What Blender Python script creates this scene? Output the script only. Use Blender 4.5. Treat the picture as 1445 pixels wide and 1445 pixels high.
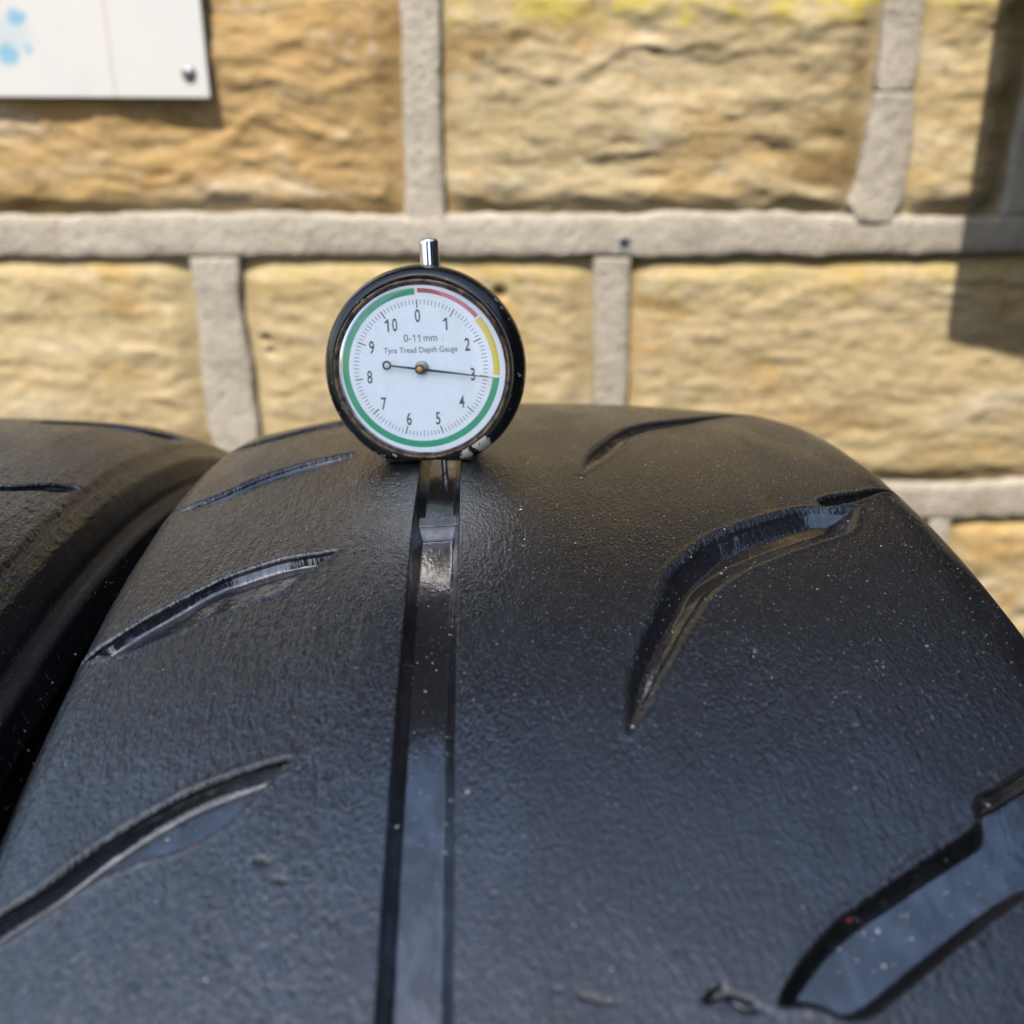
import bpy, bmesh, math, random
import numpy as np
from mathutils import Matrix, Vector

for o in list(bpy.data.objects): bpy.data.objects.remove(o, do_unlink=True)
scene = bpy.context.scene
COL = scene.collection
MM = 0.001
R0 = 310.0                       # tyre radius in mm; world z = 0 is the ground, tyre axle at z = 310 mm

def W(x, y, z):                  # mm relative to the near tyre's axle -> metres in the world
    return Vector((x*MM, y*MM, (z+R0)*MM))

# ------------------------------------------------------------------ camera
cam_d = bpy.data.cameras.new('camera'); cam = bpy.data.objects.new('camera', cam_d); COL.objects.link(cam)
cam.location = W(0, -176.5, 384.0)
cam.rotation_euler = (math.radians(90-24.18), 0, 0)
cam_d.sensor_width = 36; cam_d.lens = 36.0
cam_d.clip_start = 0.005; cam_d.clip_end = 200
cam_d.dof.use_dof = True; cam_d.dof.focus_distance = 0.178; cam_d.dof.aperture_fstop = 16.5
scene.camera = cam

# ------------------------------------------------------------------ light
SUN_EL, SUN_AZ = 58.0, 200.0     # azimuth clockwise from +y
world = bpy.data.worlds.new('World'); scene.world = world; world.use_nodes = True
nt = world.node_tree; nt.nodes.clear()
out = nt.nodes.new('ShaderNodeOutputWorld'); bg = nt.nodes.new('ShaderNodeBackground')
sky = nt.nodes.new('ShaderNodeTexSky'); sky.sky_type = 'NISHITA'; sky.sun_disc = False
sky.sun_elevation = math.radians(SUN_EL); sky.sun_rotation = math.radians(SUN_AZ)
sky.air_density = 1.3; sky.dust_density = 2.0; sky.ozone_density = 1.0
bg.inputs['Strength'].default_value = 0.11
nt.links.new(sky.outputs[0], bg.inputs[0]); nt.links.new(bg.outputs[0], out.inputs[0])
sl = bpy.data.lights.new('sun', 'SUN'); sun = bpy.data.objects.new('sun', sl); COL.objects.link(sun)
sl.energy = 3.7; sl.angle = math.radians(0.5); sl.color = (1.0, 0.94, 0.85)
to_sun = Vector((math.sin(math.radians(SUN_AZ))*math.cos(math.radians(SUN_EL)),
                 math.cos(math.radians(SUN_AZ))*math.cos(math.radians(SUN_EL)), math.sin(math.radians(SUN_EL))))
sun.rotation_euler = to_sun.to_track_quat('Z', 'Y').to_euler()
sun.location = (0, -1, 3)
vs = scene.view_settings
vs.view_transform = 'Standard'; vs.look = 'None'; vs.gamma = 1.0; vs.exposure = 1.85; vs.use_curve_mapping = False

# ------------------------------------------------------------------ helpers
def link(o, parent=None):
    COL.objects.link(o)
    if parent is not None: o.parent = parent
    return o
def tag(o, label=None, cat=None, group=None, kind=None):
    if label: o['label'] = label
    if cat: o['category'] = cat
    if group: o['group'] = group
    if kind: o['kind'] = kind
    return o
def empty(name, loc=(0, 0, 0), rot=None):
    o = bpy.data.objects.new(name, None); o.empty_display_size = 0.02
    o.location = loc
    if rot is not None: o.rotation_euler = rot
    return link(o)
def mesh_np(name, verts, faces, mat, parent=None, smooth=True, attrs=None):
    """verts (n,3) in mm, faces list or (m,4) array"""
    me = bpy.data.meshes.new(name)
    v = np.asarray(verts, np.float32)*MM
    if isinstance(faces, np.ndarray):
        m, k = faces.shape
        me.vertices.add(len(v)); me.vertices.foreach_set('co', v.ravel())
        me.loops.add(m*k); me.loops.foreach_set('vertex_index', faces.astype(np.int32).ravel())
        me.polygons.add(m); me.polygons.foreach_set('loop_start', np.arange(0, m*k, k, dtype=np.int32))
        me.update(calc_edges=True)
    else:
        me.from_pydata([tuple(p) for p in v], [], faces); me.update()
    me.polygons.foreach_set('use_smooth', np.full(len(me.polygons), smooth, dtype=bool))
    if attrs is not None:
        for an, data in attrs.items():
            a = me.attributes.new(an, 'FLOAT_VECTOR', 'POINT'); a.data.foreach_set('vector', np.asarray(data, np.float32).ravel())
    me.validate(); me.update()
    me.materials.append(mat)
    return link(bpy.data.objects.new(name, me), parent)
def bm_obj(name, bm, mat, parent=None, smooth=False):
    bmesh.ops.recalc_face_normals(bm, faces=bm.faces)
    me = bpy.data.meshes.new(name); bm.to_mesh(me); bm.free()
    if smooth:
        me.polygons.foreach_set('use_smooth', np.full(len(me.polygons), True, dtype=bool))
    me.materials.append(mat)
    return link(bpy.data.objects.new(name, me), parent)
def box_bm(x0, x1, y0, y1, z0, z1, bevel=0.0, seg=2):
    bm = bmesh.new(); bmesh.ops.create_cube(bm, size=1)
    for v in bm.verts:
        v.co = Vector(((x0+x1)/2+v.co.x*(x1-x0), (y0+y1)/2+v.co.y*(y1-y0), (z0+z1)/2+v.co.z*(z1-z0)))*MM
    if bevel: bmesh.ops.bevel(bm, geom=bm.edges[:], offset=bevel*MM, segments=seg, affect='EDGES', profile=0.5)
    return bm
def grid_faces(nu, nv, off=0):
    i = np.arange(nu-1)[:, None]; j = np.arange(nv-1)[None, :]
    a = i*nv+j
    return (np.stack([a, a+1, a+nv+1, a+nv], -1).reshape(-1, 4))+off

def slope(a, b, x):
    t = np.clip((x-a)/(b-a), 0, 1); return 0.85*t+0.15*t*t*(3-2*t)
# smooth value noise in numpy
_rng = np.random.default_rng(7)
_tab = _rng.random((256, 256)).astype(np.float64)
def vnoise(x, y, seed=0):
    x = np.asarray(x, float)+seed*17.31; y = np.asarray(y, float)+seed*9.77
    xi = np.floor(x).astype(int); yi = np.floor(y).astype(int)
    fx = x-xi; fy = y-yi
    fx = fx*fx*(3-2*fx); fy = fy*fy*(3-2*fy)
    g = lambda a, b: _tab[a & 255, b & 255]
    return ((g(xi, yi)*(1-fx)+g(xi+1, yi)*fx)*(1-fy)+(g(xi, yi+1)*(1-fx)+g(xi+1, yi+1)*fx)*fy)*2-1
def fbm(x, y, seed=0, octv=4, gain=0.5):
    s = 0; a = 1; n = 0
    for k in range(octv):
        s = s+a*vnoise(x*2**k, y*2**k, seed+k*3); n += a; a *= gain
    return s/n
def sstep(a, b, x):
    t = np.clip((x-a)/(b-a), 0, 1); return t*t*(3-2*t)

# ------------------------------------------------------------------ materials
class NT:
    def __init__(self, name):
        self.m = bpy.data.materials.new(name); self.m.use_nodes = True
        self.t = self.m.node_tree; self.t.nodes.clear()
        self.out = self.n('ShaderNodeOutputMaterial')
    def n(self, typ, **kw):
        nd = self.t.nodes.new(typ)
        for k, v in kw.items():
            if k in nd.inputs.keys(): nd.inputs[k].default_value = v
            else: setattr(nd, k, v)
        return nd
    def l(self, a, b): self.t.links.new(a, b)
    def inp(self, sock, v):
        if isinstance(v, bpy.types.NodeSocket): self.l(v, sock)
        elif v is not None: sock.default_value = v
    def math(self, op, a, b=None, clamp=False):
        nd = self.n('ShaderNodeMath'); nd.operation = op; nd.use_clamp = clamp
        self.inp(nd.inputs[0], a)
        if b is not None: self.inp(nd.inputs[1], b)
        return nd.outputs[0]
    def mix(self, fac, a, b, blend='MIX'):
        nd = self.n('ShaderNodeMix'); nd.data_type = 'RGBA'; nd.blend_type = blend
        self.inp(nd.inputs[0], fac)
        for s, v in ((nd.inputs[6], a), (nd.inputs[7], b)):
            if isinstance(v, tuple) and len(v) == 3: v = v+(1,)
            self.inp(s, v)
        return nd.outputs[2]
    def ramp(self, fac, p0, p1, c0=0.0, c1=1.0):
        nd = self.n('ShaderNodeMapRange'); nd.interpolation_type = 'SMOOTHSTEP'
        self.inp(nd.inputs[0], fac)
        for i, v in enumerate((p0, p1, c0, c1)): nd.inputs[i+1].default_value = v
        return nd.outputs[0]
    def noise(self, vec, scale, detail=3, rough=0.5, dist=0.0):
        nd = self.n('ShaderNodeTexNoise'); nd.inputs['Scale'].default_value = scale
        nd.inputs['Detail'].default_value = detail; nd.inputs['Roughness'].default_value = rough
        nd.inputs['Distortion'].default_value = dist
        if vec is not None: self.l(vec, nd.inputs['Vector'])
        return nd.outputs['Fac']
    def mapping(self, vec, scale=(1, 1, 1), loc=(0, 0, 0), rot=(0, 0, 0)):
        nd = self.n('ShaderNodeMapping'); nd.inputs['Scale'].default_value = scale
        nd.inputs['Location'].default_value = loc; nd.inputs['Rotation'].default_value = rot
        self.l(vec, nd.inputs['Vector']); return nd.outputs[0]
    def bump(self, h, dist, strength=1.0, normal=None):
        nd = self.n('ShaderNodeBump'); nd.inputs['Distance'].default_value = dist
        nd.inputs['Strength'].default_value = strength
        self.l(h, nd.inputs['Height'])
        if normal is not None: self.l(normal, nd.inputs['Normal'])
        return nd.outputs[0]
    def principled(self, color, rough=0.5, metal=0.0, spec=0.5, normal=None, **kw):
        p = self.n('ShaderNodeBsdfPrincipled')
        if isinstance(color, tuple) and len(color) == 3: color = color+(1,)
        self.inp(p.inputs['Base Color'], color); self.inp(p.inputs['Roughness'], rough)
        self.inp(p.inputs['Metallic'], metal); self.inp(p.inputs['Specular IOR Level'], spec)
        if normal is not None: self.l(normal, p.inputs['Normal'])
        for k, v in kw.items(): self.inp(p.inputs[k], v)
        self.l(p.outputs[0], self.out.inputs['Surface']); return p
    def obj(self): return self.n('ShaderNodeTexCoord').outputs['Object']
    def attr(self, name):
        nd = self.n('ShaderNodeAttribute'); nd.attribute_name = name; return nd.outputs['Vector']

def plain(name, color, rough=0.5, metal=0.0, spec=0.5, nscale=None, namp=0.12):
    m = NT(name)
    if nscale:
        f = m.noise(m.obj(), nscale, 4, 0.6)
        lo = tuple(c*(1-namp) for c in color); hi = tuple(min(1, c*(1+namp)) for c in color)
        c = m.mix(f, lo, hi)
        r = m.ramp(f, 0.3, 0.7, max(0.02, rough-0.08), rough+0.08)
        m.principled(c, r, metal, spec)
    else: m.principled(color, rough, metal, spec)
    return m.m

def rubber(name, ripple=1.0):
    """worn tyre rubber; attribute tc = (arc mm, lateral mm, groove depth mm)"""
    m = NT(name); tc = m.attr('tc')
    sep = m.n('ShaderNodeSeparateXYZ'); m.l(tc, sep.inputs[0])
    depth = sep.outputs[2]
    side = m.ramp(depth, -0.2, -0.8)                        # sidewall rubber: dull, moulded, no wet sheen
    groove = m.ramp(depth, 0.25, 0.9)                       # 1 inside the moulded grooves, which never wore
    flat = m.mapping(tc, (1, 1, 0))
    film = m.noise(m.mapping(tc, (0.022, 0.05, 0)), 1.0, 4, 0.65, 0.6)      # broad patches of dust and sheen
    fine = m.noise(flat, 0.9, 3, 0.65)
    speck = m.noise(flat, 2.6, 1, 0.5)
    scuff = m.noise(m.mapping(tc, (0.16, 0.24, 0), rot=(0, 0, 0.5)), 1.0, 4, 0.7, 0.3)
    c = m.mix(m.ramp(film, 0.35, 0.7), (0.004, 0.004, 0.0045), (0.009, 0.009, 0.0098))
    c = m.mix(m.ramp(film, 0.55, 0.75, 0, 0.8), c, (0.020, 0.0198, 0.0196))        # dry grey dust bands
    c = m.mix(m.ramp(fine, 0.56, 0.8, 0, 0.5), c, (0.020, 0.020, 0.0215))
    c = m.mix(m.ramp(speck, 0.67, 0.73, 0, 0.7), c, (0.11, 0.107, 0.103))
    sc_ = m.math('MULTIPLY', m.ramp(scuff, 0.66, 0.74), m.math('SUBTRACT', 1.0, groove))
    c = m.mix(m.math('MULTIPLY', sc_, 0.7), c, (0.055, 0.055, 0.058))
    c = m.mix(groove, c, (0.006, 0.006, 0.007))
    # wear streaks run with the tyre, short and broken up; the left rib is grained more strongly
    st = m.noise(m.mapping(tc, (0.11, 0.62, 0), rot=(0, 0, 0.12)), 1.0, 3, 0.6, 0.9)
    gr = m.noise(m.mapping(tc, (0.5, 0.95, 0)), 1.0, 3, 0.62, 0.6)
    pit = m.noise(m.mapping(tc, (1.0, 1.5, 0), rot=(0, 0, 0.5)), 1.15, 2, 0.6)
    rib = m.ramp(sep.outputs[1], -26.0, -15.0, 0.95, 0.38)
    h = m.math('ADD', m.math('MULTIPLY', m.math('ADD', m.math('MULTIPLY', st, 0.9), gr), rib), m.math('MULTIPLY', pit, 0.50))
    keep = m.math('SUBTRACT', m.math('SUBTRACT', 1.0, m.math('MULTIPLY', groove, 0.86)), m.math('MULTIPLY', side, 0.8))
    h = m.math('MULTIPLY', h, keep)
    nrm = m.bump(h, 0.00038*ripple, 1.0)
    r = m.ramp(fine, 0.3, 0.75, 0.42, 0.56)
    r = m.math('SUBTRACT', r, m.math('MULTIPLY', groove, 0.15))
    cr = m.math('ADD', m.ramp(film, 0.3, 0.7, 0.07, 0.15), m.math('ADD', m.ramp(fine, 0.45, 0.75, 0.0, 0.12), m.math('MULTIPLY', sc_, 0.3)))
    cr = m.math('SUBTRACT', cr, m.math('MULTIPLY', groove, 0.02))
    p = m.principled(c, r, 0, 0.2, nrm)
    cw = m.math('MAXIMUM', m.ramp(film, 0.3, 0.72, 0.68, 0.40), m.math('MULTIPLY', groove, m.ramp(scuff, 0.35, 0.62, 0.95, 0.55)))      # water film stands in the grooves
    m.inp(p.inputs['Coat Weight'], m.math('MULTIPLY', cw, m.math('SUBTRACT', 1.0, m.math('MULTIPLY', side, 0.88)))); m.inp(p.inputs['Coat Roughness'], cr); p.inputs['Coat IOR'].default_value = 2.1
    m.l(nrm, p.inputs['Coat Normal'])
    return m.m

def stone_mat():
    m = NT('sandstone'); ob = m.obj()
    oi = m.n('ShaderNodeObjectInfo')
    rnd = m.math('MULTIPLY', oi.outputs['Random'], 7.0)
    off = m.n('ShaderNodeCombineXYZ'); m.l(rnd, off.inputs[0]); m.l(rnd, off.inputs[2])
    va = m.n('ShaderNodeVectorMath'); va.operation = 'ADD'; m.l(ob, va.inputs[0]); m.l(off.outputs[0], va.inputs[1])
    p = va.outputs[0]
    strata = m.noise(m.mapping(p, (8, 8, 24)), 1.0, 5, 0.55, 0.7)
    blot = m.noise(m.mapping(p, (12, 12, 16)), 1.0, 4, 0.6, 0.6)
    fine = m.noise(p, 260, 4, 0.7)
    base = oi.outputs['Color']
    dark = m.mix(1.0, base, (0.62, 0.52, 0.38), 'MULTIPLY')
    lite = m.mix(0.55, base, (0.300, 0.258, 0.192))
    c = m.mix(m.ramp(strata, 0.30, 0.46), dark, base)
    c = m.mix(m.ramp(strata, 0.52, 0.66, 0, 0.85), c, lite)
    och = m.mix(1.0, base, (1.04, 0.86, 0.58), 'MULTIPLY')
    c = m.mix(m.ramp(blot, 0.53, 0.68, 0, 0.75), c, och)
    grey = m.noise(m.mapping(p, (30, 30, 40), (3, 1, 5)), 1.0, 4, 0.6)
    c = m.mix(m.ramp(grey, 0.60, 0.72, 0, 0.55), c, (0.20, 0.185, 0.155))
    mot = m.noise(p, 85, 5, 0.65)
    c = m.mix(m.ramp(mot, 0.56, 0.70, 0, 0.5), c, m.mix(1.0, c, (0.55, 0.50, 0.44), 'MULTIPLY'))
    c = m.mix(m.ramp(mot, 0.44, 0.30, 0, 0.5), c, (0.276, 0.228, 0.156))
    pits = m.noise(p, 240, 3, 0.6)
    c = m.mix(m.ramp(pits, 0.66, 0.72, 0, 0.6), c, (0.07, 0.05, 0.03))
    # yellow-green moss along the upper edge of the stones (attribute tc.x = height within the stone)
    tc = m.attr('tc'); sp = m.n('ShaderNodeSeparateXYZ'); m.l(tc, sp.inputs[0])
    mo = m.math('ADD', sp.outputs[0], m.math('MULTIPLY', m.math('SUBTRACT', m.noise(p, 60, 4, 0.6), 0.5), 0.9))
    c = m.mix(m.math('MULTIPLY', m.ramp(mo, 0.80, 1.02), sp.outputs[1]), c, (0.204, 0.168, 0.030))
    c = m.mix(m.ramp(fine, 0.35, 0.65, 0, 0.25), c, m.mix(1.0, c, (0.62, 0.58, 0.52), 'MULTIPLY'))
    h = m.math('ADD', m.math('MULTIPLY', strata, 1.0), m.math('MULTIPLY', fine, 0.22))
    m.principled(c, 0.9, 0, 0.2, m.bump(h, 0.004, 0.6))
    return m.m

def mortar_mat():
    m = NT('lime_mortar'); ob = m.obj()
    a = m.noise(ob, 30, 5, 0.6); b = m.noise(ob, 420, 3, 0.6)
    c = m.mix(m.ramp(a, 0.3, 0.7), (0.182, 0.162, 0.131), (0.245, 0.220, 0.181))
    g = m.noise(ob, 150, 5, 0.7); st = m.noise(m.mapping(ob, (14, 14, 5)), 1.0, 5, 0.65)
    c = m.mix(m.ramp(g, 0.52, 0.72, 0, 0.55), c, (0.115, 0.100, 0.080))
    c = m.mix(m.ramp(st, 0.55, 0.72, 0, 0.5), c, (0.150, 0.120, 0.070))
    c = m.mix(m.ramp(b, 0.55, 0.75, 0, 0.5), c, (0.12, 0.105, 0.088))
    m.principled(c, 0.92, 0, 0.2, m.bump(m.math('ADD', m.math('MULTIPLY', g, 0.9), m.math('MULTIPLY', b, 0.5)), 0.003, 0.9))
    return m.m

M_RUB = rubber('worn_tyre_rubber'); M_RUB2 = rubber('grained_tyre_rubber', 1.1)
M_STONE = stone_mat(); M_MORT = mortar_mat()

# ------------------------------------------------------------------ ground
def ground():
    m = NT('tarmac'); ob = m.obj()
    a = m.noise(ob, 3, 5, 0.6); b = m.noise(ob, 90, 4, 0.65)
    c = m.mix(a, (0.07, 0.068, 0.065), (0.11, 0.105, 0.10)); c = m.mix(m.ramp(b, 0.5, 0.8, 0, 0.5), c, (0.05, 0.05, 0.05))
    m.principled(c, 0.9, 0, 0.2, m.bump(b, 0.003, 0.5))
    me = bpy.data.meshes.new('ground'); s = 40
    me.from_pydata([(-s, -s, 0), (s, -s, 0), (s, s, 0), (-s, s, 0)], [], [(0, 1, 2, 3)]); me.materials.append(m.m)
    o = link(bpy.data.objects.new('ground', me)); tag(o, kind='structure')
ground()

# ------------------------------------------------------------------ stone wall
YW = 430.0
wall = empty('stone_wall', W(0, YW, -R0)); tag(wall, 'buff sandstone wall with raised pale mortar joints behind the tyres', 'wall')
def wloc(x, y, z): return (x, y-YW, z+R0)     # wall-local mm

def stone(x0, x1, z0, z1, col, seed, step=2.2, prot=10.0, rough=5.0, moss=0.0, dents=()):
    x0 -= 3; x1 += 3; z0 -= 3; z1 += 3
    nx = max(8, int((x1-x0)/step)); nz = max(8, int((z1-z0)/step))
    X, Z = np.meshgrid(np.linspace(x0, x1, nx), np.linspace(z0, z1, nz), indexing='ij')
    wob = 3.5*fbm(X*0.03, Z*0.03, seed+50, 3)
    dx = np.minimum(X-x0, x1-X)+wob*0.6; dz = np.minimum(Z-z0, z1-Z)+wob*0.6
    ax = np.clip(1-dx/20, 0, 1.3); az = np.clip(1-dz/17, 0, 1.3)
    e = np.clip(1-np.sqrt(ax**2+az**2), -0.3, 1)
    edge = sstep(-0.1, 0.95, e)
    wx = X+14*fbm(X*0.02, Z*0.02, seed+5, 2); wz = Z+13*fbm(X*0.016, Z*0.022, seed+8, 3)
    n = fbm(wx*0.016, wz*0.038, seed, 4, 0.55)
    rid = 1-np.abs(fbm(wx*0.017, wz*0.042, seed+11, 3))*2.2      # broken ledges
    big = fbm(X*0.011, Z*0.014, seed+21, 2)
    sm = fbm(X*0.10, Z*0.17, seed+31, 4, 0.6)+0.9*np.abs(fbm(wx*0.035, wz*0.11, seed+41, 3, 0.6))
    h = edge*(prot+rough*(1.0*n+0.55*rid+0.8*big)+1.15*sm) + (edge-1)*1.0
    for (hx, hz, hr, hd) in dents:
        h -= hd*np.exp(-((X-hx)**2+(Z-hz)**2)/hr**2)
    V = np.stack([X, YW+2-h-YW, Z+R0], -1).reshape(-1, 3)
    F = grid_faces(nx, nz)
    # skirt back into the wall
    ring = [i*nz for i in range(nx)]+[(nx-1)*nz+j for j in range(1, nz)]+[i*nz+nz-1 for i in range(nx-2, -1, -1)]+[j for j in range(nz-2, 0, -1)]
    back = V[ring].copy(); back[:, 1] = 30
    k = len(V); n_ = len(ring)
    sk = np.array([(ring[i], k+i, k+(i+1) % n_, ring[(i+1) % n_]) for i in range(n_)])
    tz = np.concatenate([((Z-z0)/(z1-z0)).ravel(), np.zeros(n_)])
    tcv = np.stack([tz, np.full(len(tz), moss), np.zeros(len(tz))], -1)
    o = mesh_np('stone', np.vstack([V, back]), np.vstack([F[:, ::-1], sk]), M_STONE, wall, True, {'tc': tcv})
    o.color = tuple(col)+(1,)
    return o
OCH = (0.195, 0.130, 0.056); PALE = (0.212, 0.168, 0.095); CREAM = (0.228, 0.178, 0.098); GOLD = (0.225, 0.172, 0.088)
# courses seen in the photograph
stone(-430, -60, 299, 421, OCH, 3, 1.6, 4.2, 3.2, 0.15)
stone(-38, 196, 299, 421, PALE, 14, 1.6, 5.5, 3.0, 1.0)
stone(221, 278, 299, 421, GOLD, 25, 1.6, 5, 2.4, 0.8)
stone(302, 560, 299, 421, PALE, 33, 3.0)
stone(-430, -189, 133, 275, CREAM, 44, 1.6, 5, 1.7, 0.1)
stone(-158, 47, 133, 275, CREAM, 52, 1.6, 4.5, 1.4, 0.25, dents=((-6.9, 254, 3.2, 7), (-148, 226, 2.6, 6), (-146, 219, 2.2, 6)))
stone(70, 390, 133, 275, CREAM, 67, 1.6, 4.5, 1.7, 0.3)
stone(-430, -240, -26, 108, CREAM, 71, 4); stone(-216, -60, -26, 108, PALE, 72, 4); stone(-38, 120, -26, 108, CREAM, 73, 4)
stone(142, 270, -26, 108, CREAM, 74, 3); stone(286, 560, -26, 108, GOLD, 75, 2.0, 7, 2.6)
# courses above and below the picture
rs = random.Random(5)
rows = [(-190, -50), (-300, -213), (444, 566)]
joints = {}
for (z0, z1) in rows:
    x = -620+rs.uniform(0, 80); xs = []
    while x < 600:
        w = rs.uniform(150, 290); stone(x, x+w, z0, z1, rs.choice((OCH, PALE, CREAM, GOLD)), rs.randint(80, 999), 6)
        xs.append((x+w, x+w+22)); x += w+22
    joints[(z0, z1)] = xs
for (z0, z1, a, b) in ((299, 421, -620, -452), (299, 421, 582, 640), (133, 275, -620, -452), (133, 275, 412, 640), (-26, 108, -620, -452), (-26, 108, 582, 640)):
    stone(a, b, z0, z1, rs.choice((OCH, PALE, CREAM)), rs.randint(80, 999), 6)
# backing mortar
bm_obj('mortar_bed', box_bm(-640, 660, 4, 60, 0, 565+R0), M_MORT, wall)

def ribbon(pts_a, pts_b, face, seed, step=2.5, jit=1.1, name='mortar_joint'):
    """raised strip of pointing between two polylines (lists of (x,z)); face = mm proud of the wall plane"""
    def resamp(pts, n):
        p = np.array(pts, float); s = np.concatenate([[0], np.cumsum(np.hypot(*np.diff(p, axis=0).T))])
        t = np.linspace(0, s[-1], n); return np.stack([np.interp(t, s, p[:, 0]), np.interp(t, s, p[:, 1])], -1), t
    L = np.hypot(*(np.array(pts_a[-1])-np.array(pts_a[0]))); n = int(L/step)+2
    A, t = resamp(pts_a, n); B, _ = resamp(pts_b, n)
    d = B-A; d /= np.linalg.norm(d, axis=1)[:, None]
    A = A+d*(jit*(fbm(t*0.05, 0*t, seed, 4, 0.6)*1.6))[:, None]; B = B+d*(jit*(fbm(t*0.05, 0*t+9, seed+4, 4, 0.6)*1.6))[:, None]
    prof = [(0.0, -7), (0.0, 0.35), (0.035, 0.85), (0.10, 1.0), (0.3, 1.0), (0.5, 1.04), (0.7, 1.0), (0.90, 1.0), (0.965, 0.85), (1.0, 0.35), (1.0, -7)]
    V = []
    for k, (u, hgt) in enumerate(prof):
        P = A*(1-u)+B*u
        y = -face*hgt if hgt >= 0 else np.full(n, 8.0)
        y = y + (0.35*fbm(t*0.03+u*3, t*0+u*5, seed+7, 3) if hgt > 0 else 0)
        V.append(np.stack([P[:, 0], np.broadcast_to(y, (n,)), P[:, 1]+R0], -1))
    V = np.array(V).reshape(-1, 3)
    F = grid_faces(len(prof), n)
    caps = [np.array([[k*n+e for k in range(len(prof))]]) for e in (0, n-1)]
    me_faces = [tuple(f) for f in F]+[tuple(c[0]) for c in caps]
    o = mesh_np(name, V, me_faces, M_MORT, wall, True)
    bm = bmesh.new(); bm.from_mesh(o.data); bmesh.ops.recalc_face_normals(bm, faces=bm.faces); bm.to_mesh(o.data); bm.free()
    return o
ribbon([(-640, 275), (-300, 275), (-55, 276), (110, 275), (240, 277), (660, 277)], [(-640, 298), (-300, 298), (-190, 301), (-54, 299), (60, 299), (150, 301), (235, 298), (660, 298)], 4.6, 1, 2.0, 1.6)
ribbon([(-640, 108), (280, 107.5), (333, 108.5), (660, 109)], [(-640, 133), (278, 132.5), (328, 135), (660, 134)], 4.6, 2, 2.5, 1.6)
ribbon([(-640, 421), (660, 421)], [(-640, 443), (660, 443)], 4.6, 3, 4)
for z in (-50, -213): ribbon([(-640, z), (660, z)], [(-640, z+23), (660, z+23)], 4.6, 4, 6)
# vertical joints
ribbon([(-59.5, 421), (-60, 350), (-61.5, 296)], [(-37.8, 421), (-38.5, 350), (-38, 296)], 4.0, 11, 2, 0.9)
ribbon([(196, 421), (197.5, 390), (199, 364.2)], [(219, 421), (219.5, 390), (219, 364.2)], 4.2, 12, 2, 0.8)
ribbon([(198, 364), (197, 338), (194, 316), (190.5, 306), (196, 295)], [(219.5, 364), (223, 340), (222.5, 318), (221.5, 306), (217, 295)], 5.3, 13, 2, 0.8)
ribbon([(280, 421), (280, 298.5)], [(301, 421), (301, 298.5)], 4.0, 14, 2.5)
ribbon([(-188, 275), (-187, 235), (-190, 200), (-188, 133)], [(-158, 275), (-161, 250), (-158, 210), (-157, 133)], 3.8, 15, 2, 1.1)
ribbon([(47, 275), (48, 240), (50, 200), (50, 133)], [(69.5, 275), (70, 240), (71, 200), (72, 133)], 3.8, 16, 2, 0.7)
ribbon([(391, 275), (391, 133)], [(411, 275), (411, 133)], 3.8, 17, 4)
ribbon([(271, 108), (270, -26)], [(285, 108), (286, -26)], 3.8, 18, 3)
for (a, b, z0, z1) in ((-239, -217, -26, 108), (-59, -39, -26, 108), (121, 141, -26, 108), (-452, -431, -26, 108), (561, 581, -26, 108), (-452, -431, 133, 275), (-452, -431, 299, 421), (561, 581, 299, 421)):
    ribbon([(a, z1), (a, z0)], [(b, z1), (b, z0)], 3.8, int(a) % 40, 5)
for (z0, z1), xs in joints.items():
    for (a, b) in xs: ribbon([(a, z1), (a, z0)], [(b, z1), (b, z0)], 3.8, int(abs(a)) % 40, 6)

# drilled fixing hole in the horizontal joint
def disc_lathe(name, prof, mat, parent, seg=48, axis='y', centre=(0, 0, 0), smooth=True, flat_z=None, cap=True):
    """prof list of (radius, along-axis) in mm"""
    a = np.linspace(0, 2*math.pi, seg, endpoint=False); V = []; F = []
    for (r, y) in prof:
        if axis == 'y': V.append(np.stack([centre[0]+r*np.cos(a), np.full(seg, centre[1]+y), centre[2]+r*np.sin(a)], -1))
        else: V.append(np.stack([centre[0]+r*np.cos(a), centre[1]+r*np.sin(a), np.full(seg, centre[2]+y)], -1))
    V = np.array(V).reshape(-1, 3)
    if flat_z is not None: V[:, 2] = np.maximum(V[:, 2], flat_z)
    for k in range(len(prof)-1):
        for i in range(seg):
            j = (i+1) % seg; F.append((k*seg+i, k*seg+j, (k+1)*seg+j, (k+1)*seg+i))
    if cap and prof[0][0] > 0.02: F.append(tuple(range(seg)))
    if cap and prof[-1][0] > 0.02: F.append(tuple((len(prof)-1)*seg+i for i in range(seg)))
    o = mesh_np(name, V, F, mat, parent, smooth)
    bm = bmesh.new(); bm.from_mesh(o.data); bmesh.ops.remove_doubles(bm, verts=bm.verts, dist=1e-7)
    bmesh.ops.recalc_face_normals(bm, faces=bm.faces); bm.to_mesh(o.data); bm.free()
    return o
def autosmooth(o, ang=35):
    bm = bmesh.new(); bm.from_mesh(o.data)
    for e in bm.edges:
        if len(e.link_faces) == 2 and e.calc_face_angle(0) > math.radians(ang): e.smooth = False
    bm.to_mesh(o.data); bm.free(); return o
plug = empty('wall_plug', W(64.8, YW-4.6, 284)); tag(plug, 'small dark plastic wall plug set into the mortar joint', 'wall plug')
disc_lathe('plug_collar', [(4.5, 0.5), (4.3, -0.3), (3.5, -0.5), (3.3, 0.2)], plain('chalky_filler', (0.22, 0.215, 0.205), 0.8, nscale=300), plug, 24, cap=False)
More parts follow.
